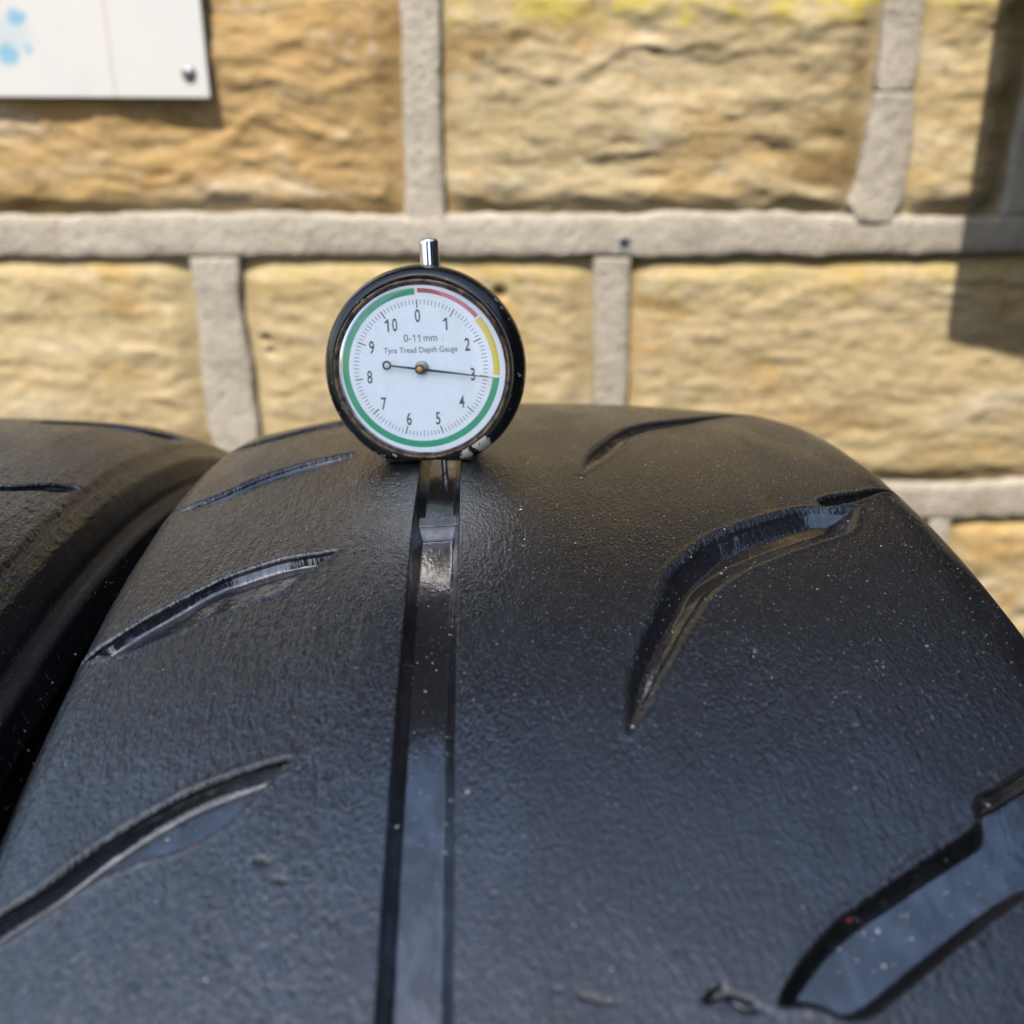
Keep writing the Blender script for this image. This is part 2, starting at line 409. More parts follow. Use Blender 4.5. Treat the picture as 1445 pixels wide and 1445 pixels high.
disc_lathe('plug_socket', [(3.35, -0.35), (2.0, -0.2), (1.7, 0.6), (0.01, 0.7)], plain('plug_plastic', (0.012, 0.016, 0.03), 0.5, nscale=300), plug, 24)

# ------------------------------------------------------------------ white notice on the wall
notice = empty('notice_board', W(-162.6, YW-12, 361.4)); notice.rotation_euler = (math.radians(-0.6), math.radians(0.3), 0)
tag(notice, 'white weathered notice board with faint blue print screwed to the wall', 'notice board')
def notice_mat():
    m = NT('weathered_white_board'); ob = m.obj()
    a = m.noise(ob, 16, 4, 0.6); b = m.noise(ob, 300, 2, 0.5)
    c = m.mix(m.ramp(a, 0.35, 0.75), (0.29, 0.282, 0.27), (0.27, 0.27, 0.272))
    c = m.mix(m.ramp(b, 0.62, 0.75, 0, 0.12), c, (0.55, 0.53, 0.5))
    # rusty run mark and washed-out blue blots of old print
    sp = m.n('ShaderNodeSeparateXYZ'); m.l(ob, sp.inputs[0])
    wv = m.math('ADD', sp.outputs[0], m.math('MULTIPLY', m.noise(ob, 40, 2, 0.5), 0.004))
    run = m.math('ABSOLUTE', m.math('SUBTRACT', wv, -0.0485))
    c = m.mix(m.math('MULTIPLY', m.ramp(run, 0.0002, 0.0016, 1, 0), 0.45), c, (0.20, 0.155, 0.105))
    for (bx, bz, br, s) in ((-0.0972, 0.039, 0.0058, 0.9), (-0.1045, 0.021, 0.0078, 0.8), (-0.093, 0.023, 0.003, 0.6), (-0.101, 0.029, 0.014, 0.25)):
        vd = m.n('ShaderNodeVectorMath'); vd.operation = 'DISTANCE'; m.l(m.mapping(ob, (1, 0, 1)), vd.inputs[0]); vd.inputs[1].default_value = (bx, 0, bz)
        d = m.math('ADD', vd.outputs['Value'], m.math('MULTIPLY', m.math('SUBTRACT', m.noise(ob, 180, 3, 0.6), 0.5), 0.009))
        c = m.mix(m.math('MULTIPLY', m.ramp(d, br*0.4, br, 1, 0), s), c, (0.07, 0.18, 0.26))
    gm = m.noise(m.mapping(ob, (18, 18, 7)), 1.0, 5, 0.7)
    c = m.mix(m.ramp(gm, 0.50, 0.75, 0, 0.4), c, (0.19, 0.175, 0.15))
    m.principled(c, 0.45, 0, 0.4)
    return m.m
bm_obj('panel', box_bm(-190, 0, 0, 4, 0, 260, 0.5), notice_mat(), notice)
scr = disc_lathe('screw', [(0.01, -2.4), (2.2, -2.2), (3.6, -1.2), (3.9, -0.2), (3.9, 0.1)], plain('dull_zinc', (0.16, 0.16, 0.165), 0.5, 0.7, nscale=600, namp=0.4), notice, 24, centre=(-10, 0, 12.5))
bm_obj('screw_slot', box_bm(-12.5, -7.5, -2.7, -2.1, 12.0, 13.0), plain('slot_black', (0.02, 0.02, 0.02), 0.8, nscale=500), scr)  # near-black bar laid across the screw head as its slot

# ------------------------------------------------------------------ tyres
def catmull(poly, sub=5, tips=()):
    P = np.array(poly, float); n = len(P); out = []
    for i in range(n):
        p0, p1, p2, p3 = P[i-1], P[i], P[(i+1) % n], P[(i+2) % n]
        if i in tips: p0 = p1
        if (i+1) % n in tips: p3 = p2
        for k in range(sub):
            t = k/sub
            out.append(0.5*((2*p1)+(p2-p0)*t+(2*p0-5*p1+4*p2-p3)*t*t+(3*p1-p0-3*p2+p3)*t**3))
    return np.array(out)
KS = R0*math.pi/180              # arc mm per degree
def poly_sd(S, V, poly):
    """signed distance, positive inside; poly (n,2) in mm"""
    a = poly; b = np.roll(poly, -1, 0)
    d2 = np.full(S.shape, 1e9); inside = np.zeros(S.shape, bool)
    for (ax, ay), (bx, by) in zip(a, b):
        ex, ey = bx-ax, by-ay; L = ex*ex+ey*ey+1e-12
        t = np.clip(((S-ax)*ex+(V-ay)*ey)/L, 0, 1)
        d2 = np.minimum(d2, (S-ax-t*ex)**2+(V-ay-t*ey)**2)
        c = ((ay > V) != (by > V))
        with np.errstate(divide='ignore', invalid='ignore'):
            xi = ax+(V-ay)*ex/np.where(abs(ey) < 1e-12, 1e-12, ey)
        inside ^= c & (S < xi)
    return np.where(inside, 1, -1)*np.sqrt(d2)

def build_tyre(name, prof, th_fine, depth_fn, mat, parent, bead, moulded=None):
    """prof: callable arrays (v, r) along the tread profile from left to right, in mm. Fine sheet plus a coarse rest of the ring."""
    pv, pr = prof
    tv_, tr_ = np.gradient(pv), np.gradient(pr); L = np.hypot(tv_, tr_); nv, nr = -tr_/L, tv_/L     # outward normal
    def sheet(th, idx, fine):
        T = np.radians(th)[:, None]
        v = pv[idx][None, :]; r = pr[idx][None, :]
        S = th[:, None]*KS+0*v; Vv = v+0*T
        d = depth_fn(S, Vv) if fine else np.zeros(S.shape)
        vv = v-nv[idx]*d; rr = r-nr[idx]*d
        P = np.stack([vv+0*T, rr*np.sin(T), rr*np.cos(T)], -1).reshape(-1, 3)
        mo = 0 if moulded is None else moulded(Vv)*1.0
        tc = np.stack([S, Vv, np.maximum(d, 0)-mo], -1).reshape(-1, 3)
        return P, grid_faces(len(th), len(idx)), tc
    idx = np.arange(len(pv))
    P, F, tc = sheet(th_fine, idx, True)
    tread = mesh_np('tread', P, F, mat, parent, True, {'tc': tc})
    # coarse remainder of the ring and both sidewalls
    ci = np.unique(np.round(np.linspace(0, len(pv)-1, 60)).astype(int))
    th2 = np.linspace(th_fine[-1], th_fine[0]+360, 100)
    P2, F2, tc2 = sheet(th2, ci, False)
    mesh_np('tread_ring', P2, F2, mat, parent, True, {'tc': tc2})
    th3 = np.linspace(-180, 180, 181)
    for side, bl in (('left', bead[0]), ('right', bead[1])):
        bl = np.array(bl, float); T = np.radians(th3)[:, None]
        v = bl[:, 0][None, :]; r = bl[:, 1][None, :]
        P3 = np.stack([v+0*T, r*np.sin(T), r*np.cos(T)], -1).reshape(-1, 3)
        tc3 = np.stack([r*T+0*v, (v+r)+0*T, 0*v+0*T-1], -1).reshape(-1, 3)
        mesh_np('sidewall', P3, grid_faces(len(th3), len(bl)), mat, parent, True, {'tc': tc3})
    return tread

# near tyre profile: crown arcs with rounded shoulders (fitted proportions)
v0, RcR, wL, rsL, wR, rsR, RcL = 4.1, 515.0, 66.0, 9.6, 66.7, 19.6, 302.6
aR = math.asin(wR/RcR); aL = math.asin(wL/RcL)
pp = []
cx, cr = v0-(RcL-rsL)*math.sin(aL), R0-RcL+(RcL-rsL)*math.cos(aL)
for a in np.linspace(math.radians(96), aL, 90, endpoint=False): pp.append((cx-rsL*math.sin(a), cr+rsL*math.cos(a)))
for a in np.linspace(-aL, 0, 200, endpoint=False): pp.append((v0+RcL*math.sin(a), R0-RcL+RcL*math.cos(a)))
for a in np.linspace(0, aR, 200, endpoint=False): pp.append((v0+RcR*math.sin(a), R0-RcR+RcR*math.cos(a)))
cx, cr = v0+(RcR-rsR)*math.sin(aR), R0-RcR+(RcR-rsR)*math.cos(aR)
for a in np.linspace(aR, math.radians(96), 90): pp.append((cx+rsR*math.sin(a), cr+rsR*math.cos(a)))
pp = np.array(pp)
sl_ = np.concatenate([[0], np.cumsum(np.hypot(*np.diff(pp, axis=0).T))])
GL, GR, GD = -16.5, -8.3, 3.7                                  # central groove edges and depth
iv = np.interp([GL, GR], pp[90:490, 0], sl_[90:490])
s_list = [0.0]
while s_list[-1] < sl_[-1]:
    s = s_list[-1]; near = min(abs(s-iv[0]), abs(s-iv[1]))
    s_list.append(s+(0.14 if near < 1.6 else 0.38))
s_arr = np.array(s_list[:-1]+[sl_[-1]])
PV, PR = np.interp(s_arr, sl_, pp[:, 0]), np.interp(s_arr, sl_, pp[:, 1])

# tread pattern (angle in degrees from the top of the tyre, lateral mm)
L1 = [(-7.21, -69.2), (-6.92, -63.5), (-6.14, -58.8), (-4.86, -50.0), (-4.39, -45.8), (-3.9, -37.9), (-3.8, -30.8), (-3.72, -28.4), (-4.51, -31.5), (-5.16, -34.5), (-5.84, -36.8), (-6.26, -42.6), (-6.78, -48.8), (-7.37, -54.7), (-7.7, -60.6)]
L2 = [(-16.5, -68.0), (-15.9, -62.3), (-15.4, -57.8), (-14.7, -53.6), (-13.98, -48.4), (-13.38, -42.8), (-12.95, -36.8), (-12.68, -32.0), (-12.63, -29.6), (-12.98, -30.8), (-13.64, -33.5), (-14.43, -37.1), (-14.88, -41.9), (-15.08, -46.9), (-15.53, -52.3), (-16.11, -56.5), (-16.63, -60.8), (-16.9, -66)]
LZ = [(1.62, -67.2), (2.27, -59.1), (3.87, -49.4), (4.77, -41.3), (5.32, -31.2), (4.68, -30.8), (3.65, -38.9), (2.6, -48.1), (1.68, -56.9)]
R1 = [(-12.43, 14.1), (-11.38, 14.53), (-10.11, 15.69), (-8.98, 18.04), (-7.4, 21.95), (-5.96, 24.9), (-4.93, 28.8), (-3.77, 34.2), (-2.5, 43.2), (-1.36, 52.7), (-1.11, 57.1), (-1.02, 60.5), (-0.72, 65.8), (-2.0, 62.8), (-2.83, 60.1), (-3.59, 54.3), (-4.71, 45.1), (-5.71, 37.9), (-6.81, 32.0), (-8.02, 27.9), (-9.11, 24.7), (-10.37, 21.0), (-11.63, 17.5)]
R1B = [(-0.49, 58.8), (0.04, 61.8), (0.74, 68.7), (2.0, 79.0), (-0.07, 67.2), (-0.94, 59.4)]
RZ = [(1.16, 14.9), (2.94, 16.6), (5.19, 21.6), (7.43, 27.8), (9.08, 35.7), (11.33, 48.2), (16.49, 69.6), (16.4, 72), (9.44, 46.1), (6.63, 31.1), (4.45, 25.6), (2.56, 19.9)]
R2 = [(-18.99, 25.9), (-18.52, 27.6), (-17.81, 31.3), (-17.21, 35.5), (-16.55, 41.5), (-15.84, 48.0), (-15.16, 54.4), (-14.9, 56.0), (-14.25, 57.3), (-13.95, 60.0), (-13.23, 66.5), (-12.6, 73), (-15.4, 72), (-16.2, 65), (-16.69, 58.1), (-17.21, 53.0), (-17.93, 46.5), (-18.52, 41.4), (-19.07, 36.5), (-19.26, 33.1), (-19.0, 29.7)]
R2P = [(-13.9, 60.6), (-13.0, 68.5), (-15.4, 68), (-16.75, 57.5), (-16.5, 54.6)]
def sh(p, d): return [(a+d, v) for a, v in p]
#            poly, depth, wall width, tips
FEAT = [(L1, 2.1, 1.05, (0, 7)), (L2, 2.6, 1.25, (0, 8)), (LZ, 1.4, 1.6, (0, 4, 5)), (sh(L1, 18.0), 2.0, 1.3, (0, 7)), (sh(L2, -9.3), 2.6, 1.5, (0, 8)),
        (R1, 2.3, 4.2, (0, 12)), (R1B, 2.0, 0.9, (0, 3)), (RZ, 1.8, 2.4, (0,)), (R2, 2.7, 1.3, (0, 9)), (sh(R1, -21.5), 2.6, 1.2, (0,))]
FEAT = [(catmull([(a*KS, v) for a, v in p], 5, t), d, w, False) for p, d, w, t in FEAT]
# small cuts and gouges: (arc deg, v, half length mm, half width mm, heading deg, depth)
CUTS = [(-9.55, 34.5, 2.0, 0.28, 20, 1.0), (-18.75, 19.2, 1.6, 0.55, 60, 1.0), (-18.9, 21.8, 2.2, 0.6, 115, 1.3), (-18.55, 2.6, 0.9, 0.16, 95, 0.6), (-18.75, 6.2, 2.6, 0.22, 105, 0.7),
        (-15.4, -31.3, 1.3, 0.5, 105, 0.8), (-15.9, -28.3, 0.9, 0.4, 120, 0.6), (-17.6, -25.2, 1.2, 0.2, 10, 0.5), (-8.0, -24.0, 0.8, 0.2, 60, 0.4), (-3.4, 1.9, 0.6, 0.2, 40, 0.5), (-12.1, 45.0, 0.9, 0.25, 70, 0.5), (-6.9, 52.0, 0.7, 0.2, 130, 0.5)]
def near_depth(S, V):
    d = np.zeros(S.shape)
    # gentle unevenness of worn rubber
    d += 0.22*fbm(S*0.03, V*0.05, 2, 3)+0.05*fbm(S*0.16, V*0.34, 6, 3)
    ragged = 0.07*fbm(S*0.7, V*0.7, 9, 3)
    # left rib is grained into small cross ripples
    g = sstep(-16, -30, V)*sstep(-70, -50, V)
    d += g*0.07*fbm(S*0.35, V*0.85+0.5*vnoise(S*0.2, V*0.2, 4), 15, 3)
    gr = np.zeros(S.shape)
    for poly, dep, wall_, add in FEAT:
        lo = poly.min(0)-2.5; hi = poly.max(0)+2.5
        rows_ = np.where((S[:, 0] > lo[0]) & (S[:, 0] < hi[0]))[0]; cols = np.where((V[0] > lo[1]) & (V[0] < hi[1]))[0]
        if len(rows_) < 2 or len(cols) < 2: continue
        sl2 = np.ix_(rows_, cols)
        sd = poly_sd(S[sl2], V[sl2], poly)+ragged[sl2]
        k = dep*slope(-0.12, wall_, sd)
        if add: gr[sl2] += k*(gr[sl2] > 1)
        else: gr[sl2] = np.maximum(gr[sl2], k)
        d[sl2] -= 0.14*np.exp(-((sd+0.6)/0.5)**2)               # slightly raised feathered lip
    # tie bar half way along the first left slot
    tie = np.exp(-(((V+49.5)/3.2)**4))*((S > -8.5*KS) & (S < -3.0*KS))
    gr *= 1-0.12*tie
    # main groove with sloped walls
    wob = 0.05*fbm(S*0.4, S*0+3, 8, 3)
    c = np.minimum(V-GL+wob, GR-V+wob)
    main = GD*slope(-0.02, 1.45, c)
    wear = slope(-2.62, -2.12, S/KS)*sstep(-1.2, -1.4, S/KS)
    wear2 = sstep(-20.5, -20.3, S/KS)*sstep(-19.3, -19.42, S/KS)
    main = np.minimum(main, GD-1.7*np.maximum(wear, wear2))
    gr = np.maximum(gr, main)
    for (ad, cv, hl, hw, hd, dep) in CUTS:
        a = math.radians(hd); ds = S-ad*KS; dv = V-cv
        p = ds*math.cos(a)+dv*math.sin(a); q = -ds*math.sin(a)+dv*math.cos(a)+0.25*vnoise(p*1.2, 0*p, 3)
        e = (p/hl)**2+(q/hw)**2
        gr = np.maximum(gr, 0.8*dep*np.clip(1-e, 0, 1)**0.7)
    k = np.clip(gr/0.5, 0, 1)
    return d*(1-0.7*k)+gr

near = empty('tyre', W(0, 0, 0), (0, math.radians(-0.25), math.radians(1.97)))
tag(near, 'large worn black tyre with central groove under the round gauge', 'tyre')
thA = [-27.0]
while thA[-1] < 34: thA.append(thA[-1]+(0.058 if -21 < thA[-1] < 6 else 0.085))
bl_ = (PV[0], PR[0]); br_ = (PV[-1], PR[-1])
def sidewall_line(v, r, sgn):
    pts = [(v, r)]
    for k in range(1, 22):
        rr = r-k*4.6
        bulge = 5*math.sin(min(1, k/16)*math.pi)
        rib = 0.45*(k % 2) if k < 8 else 0
        pts.append((v+sgn*(bulge+rib)-sgn*max(0, k-14)*1.6, rr))
    return pts
build_tyre('tyre', (PV, PR), np.array(thA), near_depth, M_RUB, near, (sidewall_line(bl_[0], bl_[1], -1), sidewall_line(br_[0], br_[1], 1)))

# second tyre on the left
q = np.array([(-262, 283), (-258, 290), (-250, 296), (-240, 299), (-200, 303), (-170, 305.5), (-145, 306), (-125, 305.5), (-110, 304), (-99, 301), (-93.6, 298.7), (-92.9, 297.0), (-92.3, 296.8), (-91.6, 297.2), (-88.9, 293.8), (-87.2, 290.4), (-86.6, 288.4), (-85.4, 287.5), (-83.8, 287.3), (-82.9, 286.4), (-82.0, 279.4), (-82.5, 278.4), (-85.0, 277.2)], float)
sq = np.concatenate([[0], np.cumsum(np.hypot(*np.diff(q, axis=0).T))])
s2 = np.concatenate([np.arange(0, 150, 0.9), np.arange(150, sq[-1], 0.33)])
V2, RR2 = np.interp(s2, sq, q[:, 0]), np.interp(s2, sq, q[:, 1])
ker = np.ones(3)/3
V2[1:-1] = np.convolve(V2, ker, 'valid'); RR2[1:-1] = np.convolve(RR2, ker, 'valid')
T2A = [(3.3, -118), (3.6, -106.6), (4.75, -100.0), (5.48, -95.8), (5.6, -93.6), (4.62, -95.5), (3.75, -100.7), (3.0, -106), (2.6, -117)]
T2B = [(16.0, -126), (18.09, -115.3), (19.3, -105.8), (20.5, -97.9), (19.8, -95.4), (18.06, -96.6), (16.82, -105), (15.84, -114.3), (14.8, -126)]
F2_ = [(catmull([(a*KS, v) for a, v in p], 5, t), 2.0, 0.9) for p, t in ((T2A, (4,)), (T2B, (4,)), (sh(T2A, -12), (4,)))]
def left_depth(S, V):
    d = 0.22*fbm(S*0.03, V*0.05, 32, 3)
    d += sstep(-84, -94, V)*0.13*fbm(S*0.55, V*0.28+0.6*vnoise(S*0.2, V*0.2, 4), 35, 3)
    gr = np.zeros(S.shape)
    for poly, dep, wl in F2_:
        lo = poly.min(0)-2; hi = poly.max(0)+2
        r_ = np.where((S[:, 0] > lo[0]) & (S[:, 0] < hi[0]))[0]; c_ = np.where((V[0] > lo[1]) & (V[0] < hi[1]))[0]
        if len(r_) < 2 or len(c_) < 2: continue
        ix = np.ix_(r_, c_)
        gr[ix] = np.maximum(gr[ix], dep*sstep(-0.1, wl, poly_sd(S[ix], V[ix], poly)))
    return d*np.clip(1-gr, 0.2, 1)+gr
left = empty('tyre', W(0, 0, 0)); tag(left, 'second worn black tyre partly in view at the left edge', 'tyre')
th2 = np.arange(-14, 34, 0.085)
bl2 = [(-262, 283), (-266, 270), (-268, 250), (-264, 225), (-250, 205)]
br2 = [(V2[-1], RR2[-1]), (-86.5, 274)]+[(-86.5+(0.5 if k % 2 else 0)+(-0.4*max(0, k-8)), 274-3*k) for k in range(1, 22)]
build_tyre('tyre', (V2, RR2), th2, left_depth, M_RUB2, left, (bl2, br2), lambda v: sstep(-91.0, -88.0, v))

# ------------------------------------------------------------------ tread depth gauge
TH, VG = 2.65, -15.0
rg = float(np.interp(VG, PV[200:-200], PR[200:-200]))
gauge = empty('tread_depth_gauge')
base = near.matrix_basis.copy()
base = Matrix.LocRotScale(near.location, near.rotation_euler, None)
t_ = math.radians(TH)
lm = Matrix.Translation(Vector((VG, rg*math.sin(t_), rg*math.cos(t_)))*MM) @ Matrix.Rotation(-t_, 4, 'X')
lean = Matrix.Rotation(math.radians(-7.5), 4, 'X')
gauge.matrix_world = base @ lm @ Matrix.Translation((0, 0, 0.3*MM)) @ Matrix.Rotation(math.radians(-7.0), 4, 'Z') @ Matrix.Rotation(math.radians(-2.6), 4, 'Y') @ lean @ Matrix.Scale(1.04, 4)
tag(gauge, 'round black dial tyre tread depth gauge standing over the central groove', 'gauge')
ZC = 17.35
def case_mat():
    m = NT('chipped_black_enamel'); ob = m.obj()
    n1 = m.noise(ob, 350, 4, 0.65); n2 = m.noise(ob, 1400, 3, 0.6)
    c = m.mix(m.ramp(n2, 0.5, 0.8), (0.004, 0.004, 0.0045), (0.012, 0.011, 0.010))
    mask = None
    for (x, y, z, r) in ((10.5, 1.0, 3.2, 2.3), (7.6, 0.6, 1.6, 1.7), (12.4, 2.2, 4.8, 1.6), (18.9, 4.0, 17.4, 1.0), (18.7, 4.2, 13.0, 1.15), (-14.6, 1.6, 5.0, 0.9), (-10.2, 1.0, 2.0, 0.6), (15.6, 4, 7.0, 0.5), (-18.9, 3.5, 13.2, 0.6)):
        vd = m.n('ShaderNodeVectorMath'); vd.operation = 'DISTANCE'; m.l(ob, vd.inputs[0]); vd.inputs[1].default_value = (x*MM, y*MM, z*MM)
        d = m.math('ADD', m.math('DIVIDE', vd.outputs['Value'], r*MM), m.math('MULTIPLY', m.math('SUBTRACT', n1, 0.5), 3.4))
        k = m.ramp(d, 0.85, 1.0, 1, 0)
        mask = k if mask is None else m.math('MAXIMUM', mask, k)
    tiny = m.ramp(m.noise(ob, 900, 2, 0.5), 0.69, 0.72)
    mask = m.math('MAXIMUM', mask, m.math('MULTIPLY', tiny, 0.8))
    c = m.mix(mask, c, (0.55, 0.52, 0.46))
    r = m.math('ADD', m.ramp(n1, 0.3, 0.7, 0.12, 0.28), m.math('MULTIPLY', mask, 0.3))
    h = m.math('SUBTRACT', m.math('MULTIPLY', n2, 0.3), mask)
    m.principled(c, r, 0, 0.5, m.bump(h, 0.00008, 0.5))
    return m.m
def bezel_mat():
    m = NT('worn_brown_metal'); ob = m.obj()
    n = m.noise(ob, 700, 4, 0.65)
    c = m.mix(m.ramp(n, 0.35, 0.65), (0.02, 0.016, 0.013), (0.20, 0.135, 0.09))
    m.principled(c, m.ramp(n, 0.3, 0.7, 0.3, 0.55), 0.6, 0.5, m.bump(n, 0.0001, 0.6))
    return m.m
M_CASE = case_mat()
case = disc_lathe('case', [(15.9, 1.9), (16.5, -0.25), (16.9, -0.5), (17.6, -0.3), (18.4, 0.5), (19.0, 1.7), (19.3, 3.2), (19.2, 4.8), (18.5, 7.0), (17.6, 9.5), (16.8, 12.0), (15.4, 14.0), (12, 14.8), (0.01, 15.0)], M_CASE, gauge, 128, centre=(0, 0, ZC), flat_z=0.25, cap=False)
disc_lathe('bezel', [(16.1, 1.0), (16.15, -0.6), (16.35, -0.85), (16.62, -0.8), (16.8, -0.5), (16.8, 0.4)], bezel_mat(), gauge, 128, centre=(0, 0, ZC), cap=False)
# foot under the case, open in the middle for the probe
M_FOOT = plain('grimy_black_steel', (0.018, 0.016, 0.014), 0.42, 0.2, nscale=700, namp=0.5)
for x0, x1 in ((-8.6, -3.4), (3.4, 8.6)):
    bm_obj('foot', box_bm(x0, x1, 1.6, 12.5, -0.35, 2.6, 0.3), M_FOOT, gauge)
M_STEEL = plain('polished_steel', (0.62, 0.62, 0.63), 0.10, 1.0, nscale=500, namp=0.10)
autosmooth(disc_lathe('probe_pin', [(0.01, -3.75), (0.35, -3.7), (0.62, -3.2), (0.62, 4), (0.01, 4)], M_STEEL, gauge, 24, axis='z', centre=(2.3, 5.5, 0)))
st = autosmooth(disc_lathe('stem', [(0.01, 43.35), (1.35, 43.3), (1.62, 43.15), (1.78, 42.8), (1.80, 42.3), (1.84, 34), (0.01, 34)], M_STEEL, gauge, 40, axis='z', centre=(1.5, 6.6, -2.0)), 50)
disc_lathe('stem_collar', [(2.5, 35.4), (2.5, 36.55), (2.2, 36.8), (1.85, 36.85)], M_FOOT, st, 32, axis='z', centre=(1.5, 6.6, -0.6))
# dial
def dial_mat():
    m = NT('dial_card'); ob = m.obj()
    a = m.noise(ob, 110, 4, 0.6); b = m.noise(ob, 1100, 2, 0.5)
    c = m.mix(m.ramp(a, 0.35, 0.7), (0.80, 0.855, 0.95), (0.84, 0.89, 0.97))
    c = m.mix(m.ramp(b, 0.74, 0.78, 0, 0.5), c, (0.45, 0.42, 0.38))
    m.principled(c, 0.55, 0, 0.3); return m.m
DY = 0.55
dial = disc_lathe('dial', [(0.01, DY), (16.1, DY), (16.1, DY+0.5), (0.01, DY+0.5)], dial_mat(), gauge, 96, centre=(0, 0, ZC), smooth=False)
DC = (-0.35, ZC+0.25)                                           # print centre
def ring_mesh(name, a0, a1, r0, r1, mat, parent, y, n=None):
    n = n or max(8, int((a1-a0)/2)); V = []; F = []
    for k in range(n+1):
        a = math.radians(a0+(a1-a0)*k/n)
        for r in (r0, r1): V.append((DC[0]+r*math.sin(a), y, DC[1]+r*math.cos(a)))
    for k in range(n): F.append((2*k, 2*k+1, 2*k+3, 2*k+2))
    return mesh_np(name, V, F, mat, parent, False)
ink = lambda nm, c: plain(nm, c, 0.5, 0, 0.3, 900, 0.18)
RB0, RB1 = 13.7, 14.95
ring_mesh('colour_band', 0.8, 50.0, RB0+0.35, RB1-0.1, ink('red_print', (0.50, 0.075, 0.12)), dial, DY-0.02)['label'] = 'red band from 0 to 1.5'
ring_mesh('colour_band', 51.2, 96.2, RB0, RB1, ink('yellow_print', (0.72, 0.56, 0.06)), dial, DY-0.02)['label'] = 'yellow band from 1.5 to 3'
ring_mesh('colour_band', 98.2, 358.6, RB0, RB1, ink('green_print', (0.015, 0.33, 0.17)), dial, DY-0.02)['label'] = 'green band from 3 to 11'
M_INK = ink('black_print', (0.045, 0.055, 0.075)); M_INKG = ink('grey_print', (0.13, 0.14, 0.165))
V = []; F = []
for k in range(110):
    a = math.radians(k*360/110); major = k % 10 == 0; half = k % 5 == 0
    r1 = 12.8; r0_ = 11.25 if major else 11.9; w = 0.13 if major else 0.065
    if half and not major: r0_ = 11.7
    s, c = math.sin(a), math.cos(a); i = len(V)
    for r, e in ((r0_, -w), (r0_, w), (r1, w), (r1, -w)): V.append((DC[0]+r*s+e*c, DY-0.02, DC[1]+r*c-e*s))
    F.append((i, i+1, i+2, i+3))
mesh_np('scale_marks', V, F, M_INKG, dial, False)
def text_mesh(name, body, size, x, z, mat, parent, y, xs=1.0, bold=0.0, space=1.0):
    cu = bpy.data.curves.new('tmp_text', 'FONT'); cu.body = body; cu.size = size; cu.align_x = 'CENTER'; cu.align_y = 'CENTER'
    cu.resolution_u = 4; cu.offset = bold; cu.space_character = space
    to = bpy.data.objects.new('tmp_text', cu); COL.objects.link(to)
    bpy.context.view_layer.update()
    dg = bpy.context.evaluated_depsgraph_get(); me = bpy.data.meshes.new_from_object(to.evaluated_get(dg))
    bpy.data.objects.remove(to, do_unlink=True); bpy.data.curves.remove(cu)
    for v in me.vertices: v.co = Vector(((v.co.x*xs+x)*MM, y*MM, (v.co.y+z)*MM))
    me.name = name; me.materials.clear(); me.materials.append(mat)
    return link(bpy.data.objects.new(name, me), parent)
def one_mesh(h, x, z, mat, parent, y, w=0.13):
    """figure 1 with a flag, height h"""
    t = h*w
    P = [(-t*0.1, -h/2), (t*0.9, -h/2), (t*0.9, h/2), (t*0.15, h/2), (-h*0.22, h*0.30), (-h*0.22, h*0.17), (-t*0.1, h*0.26)]
    return mesh_np('numeral' if h > 1.6 else 'caption', [(x+a_, y, z+b_) for a_, b_ in P], [(0, 1, 2, 3, 6), (3, 4, 5, 6)], mat, parent, False)
for k in range(11):
    a = math.radians(k*360/11); rn = 9.7 if k in (0, 10, 1) else 9.95
    x, z = DC[0]+rn*math.sin(a), DC[1]+rn*math.cos(a)
    if k == 1: one_mesh(2.35, x, z, M_INK, dial, DY-0.03)
    elif k == 10:
        one_mesh(2.35, x-0.55, z, M_INK, dial, DY-0.03); text_mesh('numeral', '0', 3.35, x+0.85, z, M_INK, dial, DY-0.03, 0.62, 0.045)
    else: text_mesh('numeral', str(k), 3.35, x, z, M_INK, dial, DY-0.03, 0.64, 0.045)
zc_ = DC[1]+5.7
text_mesh('caption', '0-', 1.95, DC[0]-2.15, zc_, M_INKG, dial, DY-0.03, 0.95, 0.01)
one_mesh(1.4, DC[0]-0.85, zc_, M_INKG, dial, DY-0.03, 0.11); one_mesh(1.4, DC[0]+0.1, zc_, M_INKG, dial, DY-0.03, 0.11)
text_mesh('caption', 'mm', 1.95, DC[0]+2.2, zc_, M_INKG, dial, DY-0.03, 0.92, 0.01)
text_mesh('caption', 'Tyre Tread Depth Gauge', 1.52, DC[0]+0.2, DC[1]+3.5, M_INKG, dial, DY-0.03, 0.90, 0.01)
# needle
M_NEEDLE = plain('blued_needle', (0.03, 0.035, 0.05), 0.35, 0.4, nscale=800)
an = math.radians(98.2)
def along(r, e): return (DC[0]+r*math.sin(an)+e*math.cos(an), DC[1]+r*math.cos(an)-e*math.sin(an))
NY = DY-0.75
needle = None
pts = [along(-5.6, 0.16), along(-5.6, -0.16), along(2, -0.24), along(15.0, -0.035), along(15.0, 0.035), along(2, 0.24)]
V = [(x, NY, z) for x, z in pts]+[(x, NY+0.12, z) for x, z in pts]
n6 = len(pts)
F = [tuple(range(n6)), tuple(range(2*n6-1, n6-1, -1))]+[(i, n6+i, n6+(i+1) % n6, (i+1) % n6) for i in range(n6)]
needle = mesh_np('needle', V, F, M_NEEDLE, gauge, False)
ex, ez = along(-6.35, 0)
disc_lathe('eyelet', [(0.50, 0), (0.50, -0.13), (0.88, -0.13), (0.88, 0), (0.50, 0.001)], M_NEEDLE, needle, 28, centre=(ex, NY+0.13, ez), smooth=False, cap=False)
